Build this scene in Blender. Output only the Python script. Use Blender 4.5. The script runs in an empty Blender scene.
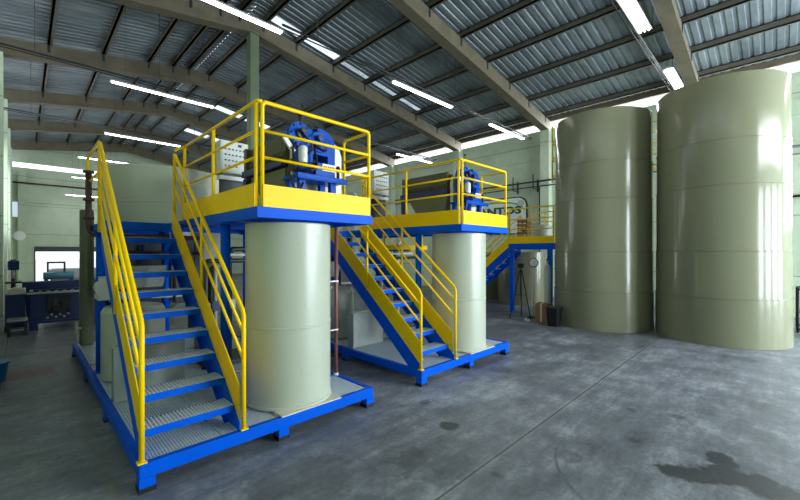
import bpy, bmesh, math, random
from mathutils import Vector, Matrix
random.seed(7)
PI = math.pi
SC = bpy.context.scene
COL = SC.collection

# ------------------------------------------------------------------ materials
def lin(c):
    return tuple((x/12.92 if x <= .04045 else ((x+.055)/1.055)**2.4) for x in c)
def rgb(r, g, b):
    return lin((r/255, g/255, b/255)) + (1.0,)

class NT:
    """small node helper"""
    def __init__(s, m):
        s.m = m; s.t = m.node_tree; s.n = s.t.nodes; s.l = s.t.links
    def new(s, t, **k):
        n = s.n.new(t)
        for a, b in k.items(): setattr(n, a, b)
        return n
    def math(s, op, a, b=None, clamp=False):
        n = s.new('ShaderNodeMath', operation=op, use_clamp=clamp)
        for i, v in enumerate((a, b)):
            if v is None: continue
            if isinstance(v, (int, float)): n.inputs[i].default_value = v
            else: s.l.new(v, n.inputs[i])
        return n.outputs[0]
    def mix(s, f, a, b):
        n = s.new('ShaderNodeMix', data_type='RGBA')
        for i, v in ((0, f), (6, a), (7, b)):
            if isinstance(v, (int, float, tuple)): n.inputs[i].default_value = v
            else: s.l.new(v, n.inputs[i])
        return n.outputs[2]
    def noise(s, vec, scale, detail=4, rough=.6):
        n = s.new('ShaderNodeTexNoise'); n.inputs['Scale'].default_value = scale
        n.inputs['Detail'].default_value = detail; n.inputs['Roughness'].default_value = rough
        if vec is not None: s.l.new(vec, n.inputs['Vector'])
        return n.outputs['Fac']
    def ramp(s, f, stops):
        n = s.new('ShaderNodeValToRGB')
        els = n.color_ramp.elements
        while len(els) < len(stops): els.new(.5)
        for e, (p, c) in zip(els, stops):
            e.position = p; e.color = c if len(c) == 4 else tuple(c)+(1,)
        s.l.new(f, n.inputs[0])
        return n.outputs[0]

def mat(name, col, rough=.5, metal=0, var=.08, vscale=3.0, bump=0, bscale=40, spec=.5, coat=0):
    m = bpy.data.materials.new(name); m.use_nodes = True
    h = NT(m); b = h.n['Principled BSDF']
    b.inputs['Roughness'].default_value = rough
    b.inputs['Metallic'].default_value = metal
    b.inputs['Specular IOR Level'].default_value = spec
    b.inputs['Coat Weight'].default_value = coat
    tc = h.new('ShaderNodeTexCoord').outputs['Object']
    f = h.noise(tc, vscale)
    lo = tuple(c*(1-var) for c in col[:3])+(1,); hi = tuple(min(1, c*(1+var)) for c in col[:3])+(1,)
    h.l.new(h.ramp(f, [(.3, lo), (.7, hi)]), b.inputs['Base Color'])
    r = h.math('MULTIPLY_ADD', h.noise(tc, vscale*2.3), .12); r.node.inputs[2].default_value = max(.02, rough-.06)
    h.l.new(r, b.inputs['Roughness'])
    if bump:
        bn = h.new('ShaderNodeBump'); bn.inputs['Strength'].default_value = bump; bn.inputs['Distance'].default_value = .01
        h.l.new(h.noise(tc, bscale), bn.inputs['Height']); h.l.new(bn.outputs[0], b.inputs['Normal'])
    return m

def emit(name, col, s):
    m = bpy.data.materials.new(name); m.use_nodes = True
    b = m.node_tree.nodes['Principled BSDF']
    b.inputs['Base Color'].default_value = col
    b.inputs['Emission Color'].default_value = col
    b.inputs['Emission Strength'].default_value = s
    return m

def translucent(name, col):
    m = bpy.data.materials.new(name); m.use_nodes = True
    h = NT(m); h.n.remove(h.n['Principled BSDF'])
    t = h.new('ShaderNodeBsdfTranslucent'); t.inputs[0].default_value = col
    d = h.new('ShaderNodeBsdfDiffuse'); d.inputs[0].default_value = col
    x = h.new('ShaderNodeMixShader'); x.inputs[0].default_value = .25
    h.l.new(t.outputs[0], x.inputs[1]); h.l.new(d.outputs[0], x.inputs[2])
    h.l.new(x.outputs[0], h.n['Material Output'].inputs[0])
    return m

M = {}
M['yellow'] = mat('safety_yellow', rgb(255, 208, 0), .36, var=.04, spec=.16)
M['blue'] = mat('machine_blue', rgb(0, 88, 214), .38, var=.05, spec=.07)
M['blue2'] = mat('press_blue', rgb(0, 80, 186), .32, var=.15, vscale=9, spec=.1)
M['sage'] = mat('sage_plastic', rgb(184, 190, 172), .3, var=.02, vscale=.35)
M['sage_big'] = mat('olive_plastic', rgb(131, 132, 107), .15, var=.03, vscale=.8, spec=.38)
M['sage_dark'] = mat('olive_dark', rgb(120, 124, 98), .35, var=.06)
M['galv'] = mat('galvanised_steel', rgb(206, 220, 230), .45, metal=.15, var=.06, vscale=14)
M['steel'] = mat('pale_steel_panel', rgb(188, 194, 186), .25, metal=.35, var=.04)
M['grey'] = mat('pale_grey_paint', rgb(196, 200, 192), .4, var=.04)
M['black'] = mat('black_rubber', rgb(16, 17, 19), .55, var=.1)
M['dark'] = mat('dark_metal', rgb(38, 40, 44), .45, var=.2, vscale=8)
M['navy'] = mat('navy_paint', rgb(22, 46, 100), .4, var=.15, vscale=5)
M['teal'] = mat('teal_paint', rgb(96, 160, 182), .4, var=.12, vscale=4)
M['red_pipe'] = mat('red_brown_pipe', rgb(132, 78, 72), .4, var=.08)
M['brown_pipe'] = mat('brown_pipe', rgb(74, 46, 40), .4, var=.08)
M['white'] = mat('white_paint', rgb(226, 228, 224), .4, var=.03)
M['red'] = mat('red_print', rgb(190, 40, 36), .5)
M['olive'] = mat('olive_press_plate', rgb(92, 88, 60), .5, var=.1, vscale=6)
M['cream'] = mat('cream_paint', rgb(214, 210, 190), .4, var=.05)
M['beam'] = mat('grey_brown_beam', rgb(98, 91, 73), .75, var=.22, vscale=2.5, bump=.25, bscale=25)
M['purlin'] = mat('weathered_purlin', rgb(92, 88, 78), .7, var=.2, vscale=3)
M['wood'] = mat('cardboard', rgb(150, 110, 66), .8, var=.1)
M['bucket'] = mat('blue_plastic', rgb(26, 120, 170), .35)
M['darkgreen'] = mat('dark_green_letters', rgb(16, 66, 56), .5)
M['green'] = mat('leaf_green_swoosh', rgb(96, 158, 90), .5)
M['sign'] = mat('white_sign_board', rgb(214, 226, 216), .45, var=.03)
M['pillar'] = mat('pillar_green_paint', rgb(98, 114, 84), .6, var=.1, vscale=2, bump=.1)
M['tube'] = emit('lamp_tube', (1, .98, .95, 1), 11)
M['lamp_white'] = mat('lamp_housing', rgb(180, 182, 178), .4)
M['skylight'] = translucent('translucent_roof_panel', (.85, .9, .95, 1))

def wall_mat():
    m = bpy.data.materials.new('pale_green_wall'); m.use_nodes = True
    h = NT(m); b = h.n['Principled BSDF']
    p = h.new('ShaderNodeNewGeometry').outputs['Position']
    s = h.new('ShaderNodeSeparateXYZ'); h.l.new(p, s.inputs[0])
    n1 = h.noise(p, .9, 6, .65); n2 = h.noise(p, 6, 4)
    base = h.ramp(n1, [(.3, rgb(172, 188, 162)), (.7, rgb(196, 210, 184))])
    # horizontal panel joints of the precast wall
    z = h.math('MODULO', h.math('ADD', s.outputs[2], .55), 1.62)
    j = h.math('LESS_THAN', z, .03)
    c = h.mix(h.math('MULTIPLY', j, .6), base, rgb(84, 96, 80))
    # grime patches
    g = h.math('MULTIPLY', h.math('GREATER_THAN', n2, .62), .15)
    c = h.mix(g, c, rgb(110, 118, 100))
    h.l.new(c, b.inputs['Base Color']); b.inputs['Roughness'].default_value = .55
    return m
M['wall'] = wall_mat()

def roof_mat():
    m = bpy.data.materials.new('galvanised_roof_sheet'); m.use_nodes = True
    h = NT(m); b = h.n['Principled BSDF']
    p = h.new('ShaderNodeNewGeometry').outputs['Position']
    mp = h.new('ShaderNodeMapping'); mp.inputs['Scale'].default_value = (.35, 1.4, 1); h.l.new(p, mp.inputs[0])
    n = h.noise(mp.outputs[0], 1.6, 6, .7)
    c = h.ramp(n, [(.3, rgb(100, 110, 116)), (.7, rgb(154, 164, 172))])
    h.l.new(c, b.inputs['Base Color'])
    b.inputs['Metallic'].default_value = .35; b.inputs['Roughness'].default_value = .5
    return m
M['roof'] = roof_mat()

def floor_mat():
    m = bpy.data.materials.new('worn_concrete_floor'); m.use_nodes = True
    h = NT(m); b = h.n['Principled BSDF']
    p = h.new('ShaderNodeNewGeometry').outputs['Position']
    s = h.new('ShaderNodeSeparateXYZ'); h.l.new(p, s.inputs[0])
    x, y = s.outputs[0], s.outputs[1]
    big = h.noise(p, .55, 6, .65); mid = h.noise(p, 2.6, 8, .7); fine = h.noise(p, 22, 5, .75); grain = h.noise(p, 120, 3, .7)
    mp = h.new('ShaderNodeMapping'); mp.inputs['Scale'].default_value = (1.0, 5.0, 1); mp.inputs['Rotation'].default_value = (0, 0, .5)
    h.l.new(p, mp.inputs[0]); streak = h.noise(mp.outputs[0], 1.3, 7, .75)
    f = h.math('ADD', h.math('ADD', h.math('MULTIPLY', big, .3), h.math('MULTIPLY', mid, .26)),
               h.math('ADD', h.math('ADD', h.math('MULTIPLY', fine, .14), h.math('MULTIPLY', grain, .10)), h.math('MULTIPLY', streak, .24)))
    c = h.ramp(f, [(.41, rgb(70, 75, 83)), (.52, rgb(118, 123, 131)), (.62, rgb(172, 177, 184))])
    wob = h.math('MULTIPLY', h.math('SUBTRACT', h.noise(p, 5.5, 5, .6), .5), .36)
    wob2 = h.math('MULTIPLY', h.math('SUBTRACT', h.noise(p, 14, 4, .6), .5), .10)
    wobm = h.math('ADD', h.math('MULTIPLY', wob, .42), wob2)
    def dist(cx, cy, sx=1, sy=1):
        dx = h.math('DIVIDE', h.math('SUBTRACT', x, cx), sx); dy = h.math('DIVIDE', h.math('SUBTRACT', y, cy), sy)
        return h.math('SQRT', h.math('ADD', h.math('MULTIPLY', dx, dx), h.math('MULTIPLY', dy, dy)))
    def soft(d, edge, w):      # 1 inside, 0 outside
        return h.math('DIVIDE', h.math('SUBTRACT', edge+w, d), 2*w, clamp=True)
    # oil and water stains
    st = None
    for cx, cy, r, k in ((3.66, .60, .11, .85), (3.70, .50, .121, .85), (3.76, .41, .121, .85), (3.84, .33, .131, .85), (3.96, .30, .121, .85), (4.09, .33, .111, .85), (4.20, .35, .09, .85), (3.90, .2, .131, .85), (3.86, .06, .141, .85), (3.9, -.08, .13, .85), (4.0, .08, .09, .85), (3.3, 2.9, .06, .5),
                         (3.03, 2.33, .10, .75), (4.0, .95, .05, .5), (4.75, 1.15, .05, .5), (4.9, .75, .07, .45), (5.0, 2.9, .16, .4),
                         (2.4, 2.0, .30, .3), (1.5, 2.55, .4, .25), (3.3, 1.25, .10, .4), (6.6, 2.2, .2, .3), (2.62, 1.55, .04, .5)):
        d = h.math('ADD', dist(cx, cy), wob if r > .16 else (wobm if k > .8 else wob2))
        q = h.math('MULTIPLY', soft(d, r, .03 if r > .12 else .02), k)
        st = q if st is None else h.math('MAXIMUM', st, q)
    c = h.mix(st, c, rgb(34, 37, 41))
    # tyre scuff arc
    arc = h.math('ABSOLUTE', h.math('SUBTRACT', dist(3.55, .55), .86))
    arc = h.math('MULTIPLY', h.math('MULTIPLY', soft(arc, .012, .008), h.math('GREATER_THAN', mid, .46)), soft(dist(3.0, 1.25), .45, .25))
    c = h.mix(h.math('MULTIPLY', arc, .5), c, rgb(50, 52, 56))
    # saw-cut joints
    for o, a in ((1.70, y), (6.2, y), (10.7, y), (15.2, y), (6.9, x), (-.2, x)):
        d = h.math('ABSOLUTE', h.math('SUBTRACT', a, o))
        c = h.mix(h.math('MULTIPLY', soft(d, .03, .015), .25), c, rgb(160, 162, 164))
        c = h.mix(h.math('MULTIPLY', soft(d, .008, .004), .8), c, rgb(44, 46, 48))
    # worn yellow walkway line beside the first skid and a faded red floor mark
    ln = soft(h.math('ABSOLUTE', h.math('SUBTRACT', x, .47)), .055, .02)
    ln = h.math('MULTIPLY', ln, h.math('MULTIPLY', h.math('GREATER_THAN', y, 2.2), .34))
    c = h.mix(h.math('MULTIPLY', ln, h.math('MULTIPLY', mid, 1.4)), c, rgb(120, 100, 54))
    rx = soft(h.math('ABSOLUTE', h.math('SUBTRACT', x, 0.0)), .33, .02)
    ry = soft(h.math('ABSOLUTE', h.math('SUBTRACT', y, 7.6)), .26, .03)
    c = h.mix(h.math('MULTIPLY', h.math('MULTIPLY', rx, ry), h.math('MULTIPLY', mid, .9)), c, rgb(150, 56, 62))
    h.l.new(c, b.inputs['Base Color'])
    r = h.ramp(h.math('ADD', h.math('MULTIPLY', big, .5), h.math('MULTIPLY', streak, .5)), [(.3, (.34,)*3), (.7, (.62,)*3)])
    r = h.mix(st, r, (.42, .42, .42, 1))
    h.l.new(r, b.inputs['Roughness'])
    bn = h.new('ShaderNodeBump'); bn.inputs['Strength'].default_value = .12; bn.inputs['Distance'].default_value = .01
    h.l.new(fine, bn.inputs['Height']); h.l.new(bn.outputs[0], b.inputs['Normal'])
    return m
M['floor'] = floor_mat()
M['ground'] = mat('pale_yard', rgb(215, 214, 208), .8)

# ------------------------------------------------------------------ mesh builder
class MB:
    def __init__(s): s.bm = bmesh.new()
    def quadbox(s, pts):
        v = [s.bm.verts.new(p) for p in pts]
        for f in ((0,3,2,1), (4,5,6,7), (0,1,5,4), (1,2,6,5), (2,3,7,6), (3,0,4,7)):
            s.bm.faces.new([v[i] for i in f])
        return s
    def box(s, x0, x1, y0, y1, z0, z1):
        return s.quadbox([(x0,y0,z0),(x1,y0,z0),(x1,y1,z0),(x0,y1,z0),(x0,y0,z1),(x1,y0,z1),(x1,y1,z1),(x0,y1,z1)])
    def bar(s, p0, p1, w, h, up=(0,0,1)):
        p0, p1 = Vector(p0), Vector(p1); d = (p1-p0).normalized(); up = Vector(up)
        if abs(d.dot(up)) > .99: up = Vector((0,1,0))
        sd = d.cross(up).normalized()*w/2; u = sd.cross(d).normalized()*h/2
        return s.quadbox([p0-sd-u, p0+sd-u, p1+sd-u, p1-sd-u, p0-sd+u, p0+sd+u, p1+sd+u, p1-sd+u])
    def prism(s, poly, axis, a0, a1):
        """poly: 2D points; axis 'x': (y,z) extruded in x, 'y': (x,z), 'z': (x,y)"""
        def P(q, a):
            return {'x': (a,q[0],q[1]), 'y': (q[0],a,q[1]), 'z': (q[0],q[1],a)}[axis]
        A = [s.bm.verts.new(P(q, a0)) for q in poly]; B = [s.bm.verts.new(P(q, a1)) for q in poly]
        s.bm.faces.new(A); s.bm.faces.new(B[::-1])
        n = len(poly)
        for i in range(n): s.bm.faces.new([A[i], B[i], B[(i+1)%n], A[(i+1)%n]])
        return s
    def tube(s, p0, p1, r, n=12, r1=None, caps=True):
        p0, p1 = Vector(p0), Vector(p1); d = (p1-p0).normalized()
        a = Vector((0,0,1)) if abs(d.z) < .9 else Vector((1,0,0))
        u = d.cross(a).normalized(); w = d.cross(u)
        r1 = r if r1 is None else r1
        A = []; B = []
        for i in range(n):
            t = 2*PI*i/n; o = u*math.cos(t)+w*math.sin(t)
            A.append(s.bm.verts.new(p0+o*r)); B.append(s.bm.verts.new(p1+o*r1))
        for i in range(n):
            f = s.bm.faces.new([A[i], A[(i+1)%n], B[(i+1)%n], B[i]]); f.smooth = True
        if caps: s.bm.faces.new(A[::-1]); s.bm.faces.new(B)
        return s
    def ball(s, p, r, n=10):
        g = bmesh.ops.create_uvsphere(s.bm, u_segments=n, v_segments=max(6, n//2+1), radius=r, matrix=Matrix.Translation(Vector(p)))
        for v in g['verts']:
            for f in v.link_faces: f.smooth = True
        return s
    def pipe(s, pts, r, n=10):
        """swept round pipe through points, one continuous skin"""
        pts = [Vector(p) for p in pts]; rings = []
        ref = None
        for i, p in enumerate(pts):
            t0 = (p-pts[i-1]).normalized() if i else (pts[1]-p).normalized()
            t1 = (pts[i+1]-p).normalized() if i < len(pts)-1 else t0
            d = (t0+t1).normalized()
            if ref is None:
                ref = Vector((0,0,1)) if abs(d.z) < .9 else Vector((1,0,0))
            u = (ref - d*ref.dot(d)).normalized(); ref = u; w = d.cross(u)
            k = 1/max(.5, math.sqrt(max(.01, (1+t0.dot(t1))/2)))
            q = (t1-t0); q = q.normalized() if q.length > 1e-5 else None
            ring = []
            for j in range(n):
                a = 2*PI*j/n; o = (u*math.cos(a)+w*math.sin(a))*r
                if q is not None: o = o + q*o.dot(q)*(k-1)
                ring.append(s.bm.verts.new(p+o))
            rings.append(ring)
        for A, B in zip(rings, rings[1:]):
            for j in range(n):
                f = s.bm.faces.new([A[j], A[(j+1)%n], B[(j+1)%n], B[j]]); f.smooth = True
        s.bm.faces.new(rings[0][::-1]); s.bm.faces.new(rings[-1])
        return s
    def lathe(s, prof, cx=0, cy=0, n=64, sharp=()):
        """profile of (r, z) from bottom to top, closed with caps where r>0"""
        R = []
        for r, z in prof:
            R.append([s.bm.verts.new((cx+r*math.cos(2*PI*i/n), cy+r*math.sin(2*PI*i/n), z)) for i in range(n)])
        for k, (A, B) in enumerate(zip(R, R[1:])):
            for i in range(n):
                f = s.bm.faces.new([A[i], A[(i+1)%n], B[(i+1)%n], B[i]])
                f.smooth = abs(prof[k][1]-prof[k+1][1]) > abs(prof[k][0]-prof[k+1][0])
        s.bm.faces.new(R[0][::-1]); s.bm.faces.new(R[-1])
        s.bm.edges.ensure_lookup_table()
        for k in range(1, len(prof)-1):
            a = Vector((prof[k][0]-prof[k-1][0], prof[k][1]-prof[k-1][1])); b = Vector((prof[k+1][0]-prof[k][0], prof[k+1][1]-prof[k][1]))
            if a.length > 1e-6 and b.length > 1e-6 and a.angle(b) > .35:
                for i in range(n):
                    e = s.bm.edges.get((R[k][i], R[k][(i+1)%n]))
                    if e: e.smooth = False
        return s
    def build(s, name, m, parent=None, label=None, bevel=0, loc=None):
        bmesh.ops.recalc_face_normals(s.bm, faces=s.bm.faces)
        o_loc = Vector(loc) if loc is not None else Vector((0,0,0))
        w = Vector((0,0,0)); q = parent
        while q is not None: w += Vector(q.location); q = q.parent
        off = o_loc if parent is None else w
        bmesh.ops.translate(s.bm, verts=s.bm.verts, vec=-off)
        me = bpy.data.meshes.new(name); s.bm.to_mesh(me); s.bm.free()
        me.materials.append(M[m] if isinstance(m, str) else m)
        o = bpy.data.objects.new(name, me); COL.objects.link(o)
        if parent is not None: o.parent = parent
        else: o.location = o_loc
        if label: o['label'] = label
        if bevel:
            b = o.modifiers.new('bevel', 'BEVEL'); b.width = bevel; b.segments = 2; b.limit_method = 'ANGLE'; b.angle_limit = .6
        return o

def tag(o, label, cat, group=None, kind=None):
    o['label'] = label; o['category'] = cat
    if group: o['group'] = group
    if kind: o['kind'] = kind
    return o
def thing(name, loc, label, cat, group=None):
    o = bpy.data.objects.new(name, None); COL.objects.link(o); o.location = loc
    o.empty_display_size = .1
    return tag(o, label, cat, group)
def struct(o, label=None):
    o['kind'] = 'structure'
    if label: o['label'] = label
    return o
def copy_tree(o, parent=None):
    c = o.copy(); COL.objects.link(c)
    if parent is not None: c.parent = parent
    for ch in list(o.children): copy_tree(ch, c)
    return c
def dup(o, dx, label=None, rotz=None, loc=None):
    c = copy_tree(o)
    c.location = Vector(loc) if loc is not None else Vector(o.location)+Vector(dx)
    if rotz is not None: c.rotation_euler = (0, 0, rotz)
    if label: c['label'] = label
    return c

# ------------------------------------------------------------------ building shell
XL, XR, YN, YF = -.75, 14.5, -8.0, 30.0
RX, RZ = 4.55, 7.90                      # ridge line, underside of the beams
SL = .153
FR = [-2.8, 1.75, 6.34, 10.53, 15.0, 19.5, 24.0, 28.4]
def under(x): return RZ - abs(x-RX)*SL   # underside of beams
BD = .42                                 # beam depth
PD = .16                                 # purlin depth

fl = MB().box(XL-.3, XR+.3, YN, YF+.3, -.2, 0).build('floor', 'floor'); struct(fl, 'worn dark grey concrete floor')
g = MB().box(-60, 80, YF+.3, YF+80, -.25, -.05).build('ground', 'ground'); struct(g)
g = MB().box(-60, 80, YN-60, YN, -.25, -.05).build('ground', 'ground'); struct(g)

w = MB().box(XR, XR+.2, -1.3, YF+.2, 0, 6.5).box(XR, XR+.2, YN, -1.3, 0, 2.4).box(XR, XR+.2, YN, -1.3, 5.3, 6.5).box(XR, XR+.2, YN, -7.0, 2.4, 5.3)
struct(w.build('wall_right', 'wall'), 'pale green concrete side wall')
w = MB().box(XR-.06, XR, YN, YF, 5.35, 5.75)
struct(w.build('trim_1', 'wall'))
w = MB().box(XL-.2, XL, YN, 15.0, 0, 6.3).box(XL-.2, XL, 26.0, YF, 0, 6.3).box(XL-.2, XL, 15.0, 26.0, 0, 2.4).box(XL-.2, XL, 15.0, 26.0, 5.4, 6.3)
struct(w.build('wall_left', 'wall'))
# far gable wall with the door opening and a small window
DX0, DX1, DZ = .55, 3.6, 2.02
w = MB()
w.box(XL, .0-.62, YF, YF+.2, 0, 6.45)
WX0, WX1, WZ0, WZ1 = -.62, -.12, 3.65, 4.65
w.box(WX0, WX1, YF, YF+.2, 0, WZ0).box(WX0, WX1, YF, YF+.2, WZ1, 6.45)
w.box(WX1, DX0, YF, YF+.2, 0, 6.45)
w.box(DX0, DX1, YF, YF+.2, DZ, 6.45)
w.box(DX1, XR, YF, YF+.2, 0, 6.45)
w.prism([(XL, 6.95), (XR, 6.95), (XR, under(XR)+.55), (XR, 6.96), (RX, RZ+.56), (XL, under(XL)+.56)], 'y', YF, YF+.2) if False else w.prism([(XL, 6.75), (10.9, 6.75), (10.9, 7.47), (RX, RZ+.56), (XL, under(XL)+.56)], 'y', YF, YF+.2)
struct(w.build('wall_far', 'wall'), 'pale green far end wall')
struct(MB().box(XL, XR, YF-.12, YF, 4.5, 4.72).build('trim_2', 'wall'))
struct(MB().box(WX0, WX1, YF+.08, YF+.10, WZ0, WZ1).build('window_1', 'skylight'), 'small bright window on the far wall')
d = struct(MB().box(DX0-.06, DX1+.06, YF-.1, YF+.02, 1.72, 2.02).build('door_1', 'dark'), 'dark rolled shutter above the open doorway')
MB().box(DX0-.06, DX0, YF-.06, YF+.02, 0, 1.72).build('door_jamb', 'dark', d)
# near wall behind the camera, with the wide loading doorway
NX0, NX1, NZ = 6.2, 14.0, 3.9
LEAF = [(6.2, 7.5), (8.3, 9.6), (10.4, 11.7), (12.6, 13.9)]
w = MB().box(XL, NX0, YN-.2, YN, 0, 6.5).box(NX1, XR, YN-.2, YN, 0, 6.5).box(NX0, NX1, YN-.2, YN, NZ, 4.7).box(NX0, NX1, YN-.2, YN, 6.1, 6.5)
for (xa_, xb_) in zip([q[1] for q in LEAF], [q[0] for q in LEAF[1:]]+[NX1]): w.box(xa_, xb_, YN-.2, YN, 0, NZ)
w.prism([(XL, 6.5), (XR, 6.5), (XR, under(XR)+.5), (RX, RZ+.5), (XL, under(XL)+.5)], 'y', YN-.2, YN)
struct(w.build('wall_near', 'wall'))

# pilasters
for yy in FR:
    struct(MB().box(XR-.32, XR, yy-.17, yy+.17, 0, under(XR)+.05).build('wall_pilaster', 'wall')) if yy > 0 else None
    struct(MB().box(XL, -.36, yy-.17, yy+.17, 0, under(-.4)-.0).build('wall_pilaster', 'wall'))
for xx in (.0, 4.6, 9.3):
    struct(MB().box(xx-.17, xx+.17, YF-.3, YF, 0, 6.3).build('wall_pilaster', 'wall'))
# central ridge pillar
p = MB().box(4.50, 4.76, 10.40, 10.66, 0, RZ+.04)
p.box(4.46, 4.80, 10.36, 10.70, 0, .12)
struct(p.build('pillar', 'pillar', bevel=.02), 'green painted ridge pillar')

# roof beams (one object per frame) with purlin cleats
PX = [-.7, .55, 1.80, 3.00, 3.72, 4.22, 4.9, 5.95, 7.3, 8.65, 10.0, 11.35, 12.7, 14.05]
def ptop(x): return under(x)+BD
for yy in FR:
    b = MB()
    b.prism([(XL, under(XL)), (RX, RZ), (XR, under(XR)), (XR, under(XR)+BD), (RX, RZ+BD), (XL, under(XL)+BD)], 'y', yy-.10, yy+.10)
    # lower flange
    b.prism([(XL, under(XL)-.03), (RX, RZ-.03), (XR, under(XR)-.03), (XR, under(XR)), (RX, RZ), (XL, under(XL))], 'y', yy-.15, yy+.15)
    o = struct(b.build('roof_beam', 'beam'))
    c = MB()
    for x in PX:
        for sy in (-1, 1):
            c.box(x-.03, x+.03, yy+sy*.102-.012, yy+sy*.102+.012, under(x)+BD*.48, under(x)+BD)
    c.build('cleat', 'dark', o)
for x in PX:
    z = ptop(x)
    b = MB().box(x-.035, x+.02, YN, YF, z, z+PD).box(x-.035, x+.075, YN, YF, z, z+.02).box(x-.035, x+.075, YN, YF, z+PD-.02, z+PD)
    struct(b.build('purlin', 'purlin'))
# eave gutter beam over the right wall gap
struct(MB().box(XR-.02, XR+.25, YN, YF, under(XR)+BD-.02, under(XR)+BD+.2).build('trim_3', 'beam'))

# corrugated roof: ribs run down the slope
def roof_z(x): return ptop(x)+PD
SKY = [(4.9, 7.3, 10.02, 10.34), (7.3, 11.35, 10.14, 10.34), (1.8, 4.22, 20.7, 21.5), (.55, 4.22, 25.4, 26.6), (1.8, 3.72, 16.2, 16.8), (4.22, 5.95, 18.6, 19.2), (4.9, 7.3, 15.4, 15.8), (5.95, 8.65, 22, 22.6), (5.95, 8.65, 17.6, 18.1)]
def corr(mb, xa, xb, ya, yb):
    P = .22; y = ya; prof = []
    prof.append((ya, 0))
    k = 0
    y = ya
    while y < yb-1e-4:
        for dy, dz in ((.09, .0), (.105, .026), (.175, .026), (.19, 0)):
            if y+dy < yb: prof.append((y+dy, dz))
        y += P
    prof.append((yb, 0))
    A = [mb.bm.verts.new((xa, q, roof_z(xa)+z)) for q, z in prof]
    B = [mb.bm.verts.new((xb, q, roof_z(xb)+z)) for q, z in prof]
    for i in range(len(prof)-1): mb.bm.faces.new([A[i], B[i], B[i+1], A[i+1]])
def roof_slope(xa, xb):
    mb = MB(); ys = sorted({YN, YF+.4} | {v for s in SKY if xa-.01 <= s[0] and s[1] <= xb+.01 for v in s[2:]})
    for ya, yb in zip(ys, ys[1:]):
        holes = [s for s in SKY if s[2] <= ya+1e-6 and s[3] >= yb-1e-6 and xa-.01 <= s[0] and s[1] <= xb+.01]
        if not holes: corr(mb, xa, xb, ya, yb)
        else:
            h = holes[0]
            if h[0] > xa+.01: corr(mb, xa, h[0], ya, yb)
            if h[1] < xb-.01: corr(mb, h[1], xb, ya, yb)
    return mb
r = roof_slope(XL-.5, RX); o = r.build('ceiling', 'roof'); struct(o, 'corrugated metal roof underside')
r = roof_slope(RX, XR+.35); o = r.build('ceiling', 'roof'); struct(o, 'corrugated metal roof underside')
for i, s in enumerate(SKY):
    mb = MB(); corr(mb, *s)
    struct(mb.build('window_%d' % (i+2), 'skylight'), 'translucent roof panel')

# ------------------------------------------------------------------ lamps
LZ = 5.9
LY = {'a': 6.65, 'b': 1.91, 'c': 11.5, 'd': 16.7, 'e': 21.75, 'f': 27.2}
def lamp(x0, x1, y, z, label, w=.065):
    t = thing('fluorescent_lamp', ((x0+x1)/2, y, z), label, 'lamp', 'fluorescent lamps under the roof')
    MB().prism([(y-w, z), (y-w*.4, z+.05), (y+w*.4, z+.05), (y+w, z), (y+w*.93, z-.005), (y, z+.02), (y-w*.93, z-.005)], 'x', x0, x1).build('lamp_housing', 'lamp_white', t)
    for dy in ((-.03, .03) if w < .1 else (-.075, 0, .075)):
        b = MB().tube((x0+.03, y+dy, z-.012), (x1-.03, y+dy, z-.012), .018, 8)
        b.build('tube', 'tube', t)
    for xx in (x0+.3, x1-.3):
        MB().tube((xx, y, z+.05), (xx, y, roof_z(xx)), .0035, 5).build('hanger', 'dark', t)
    return t
lamp(1.1, 3.5, LY['a'], LZ, 'lit fluorescent lamp cut by the top edge above the ridge pillar')
lamp(6.41, 8.77, LY['a'], LZ, 'lit fluorescent lamp hanging mid-roof between two sloping beams')
lamp(10.8, 13.1, LY['a'], LZ, 'lit fluorescent lamp nearest the top of the sign wall')
lamp(6.6, 8.95, LY['b'], LZ+.32, 'lit fluorescent lamp cut by the top edge above the large tanks', .13)
lamp(11.2, 13.3, LY['b'], LZ+.32, 'lit fluorescent lamp just above the rim between the two big tanks', .12)
lamp(1.52, 3.92, LY['c'], LZ, 'lit fluorescent lamp above the first staircase, highest of the left row')
lamp(11.3, 13.6, LY['c'], LZ, 'lit fluorescent lamp low over the second platform by the wall eave')
lamp(2.04, 4.43, LY['d'], LZ, 'lit fluorescent lamp just above the wide rear tank and the left handrail')
lamp(1.74, 4.02, LY['e'], LZ, 'thin lit fluorescent lamp crossing behind the left handrail top')
lamp(1.9, 4.2, LY['f'], LZ-.1, 'faint far fluorescent lamp left of the brown pipe, upper one')
lamp(1.7, 4.0, 28.0, LZ-1.0, 'faint far fluorescent lamp left of the brown pipe, lower one')
for k, (x0, x1, lb) in {'a': (3.6, 14.2, 'dark cable conduit carrying the lamps over the second platform'), 'b': (5.0, 14.2, 'dark cable conduit between the two lamps above the big tanks'),
                        'c': (-.6, 14.2, 'dark cable conduit running over the first staircase'), 'd': (-.6, 14.2, 'dark cable conduit behind the ridge pillar, third row')}.items():
    CZ = LZ+.28+(.2 if k == 'b' else 0)
    b = MB().tube((x0, LY[k]+.2, CZ), (x1, LY[k]+.2, CZ), .025, 8).tube((x0, LY[k]+.26, CZ-.04), (x1, LY[k]+.26, CZ-.04), .014, 6)
    x = x0+.8
    while x < x1:
        b.tube((x, LY[k]+.2, CZ), (x, LY[k]+.2, roof_z(x)), .006, 5); x += 2.4
    tag(b.build('cable_conduit', 'dark', loc=((x0+x1)/2, LY[k]+.2, CZ)), lb, 'conduit', 'cable conduits under the roof')

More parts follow.
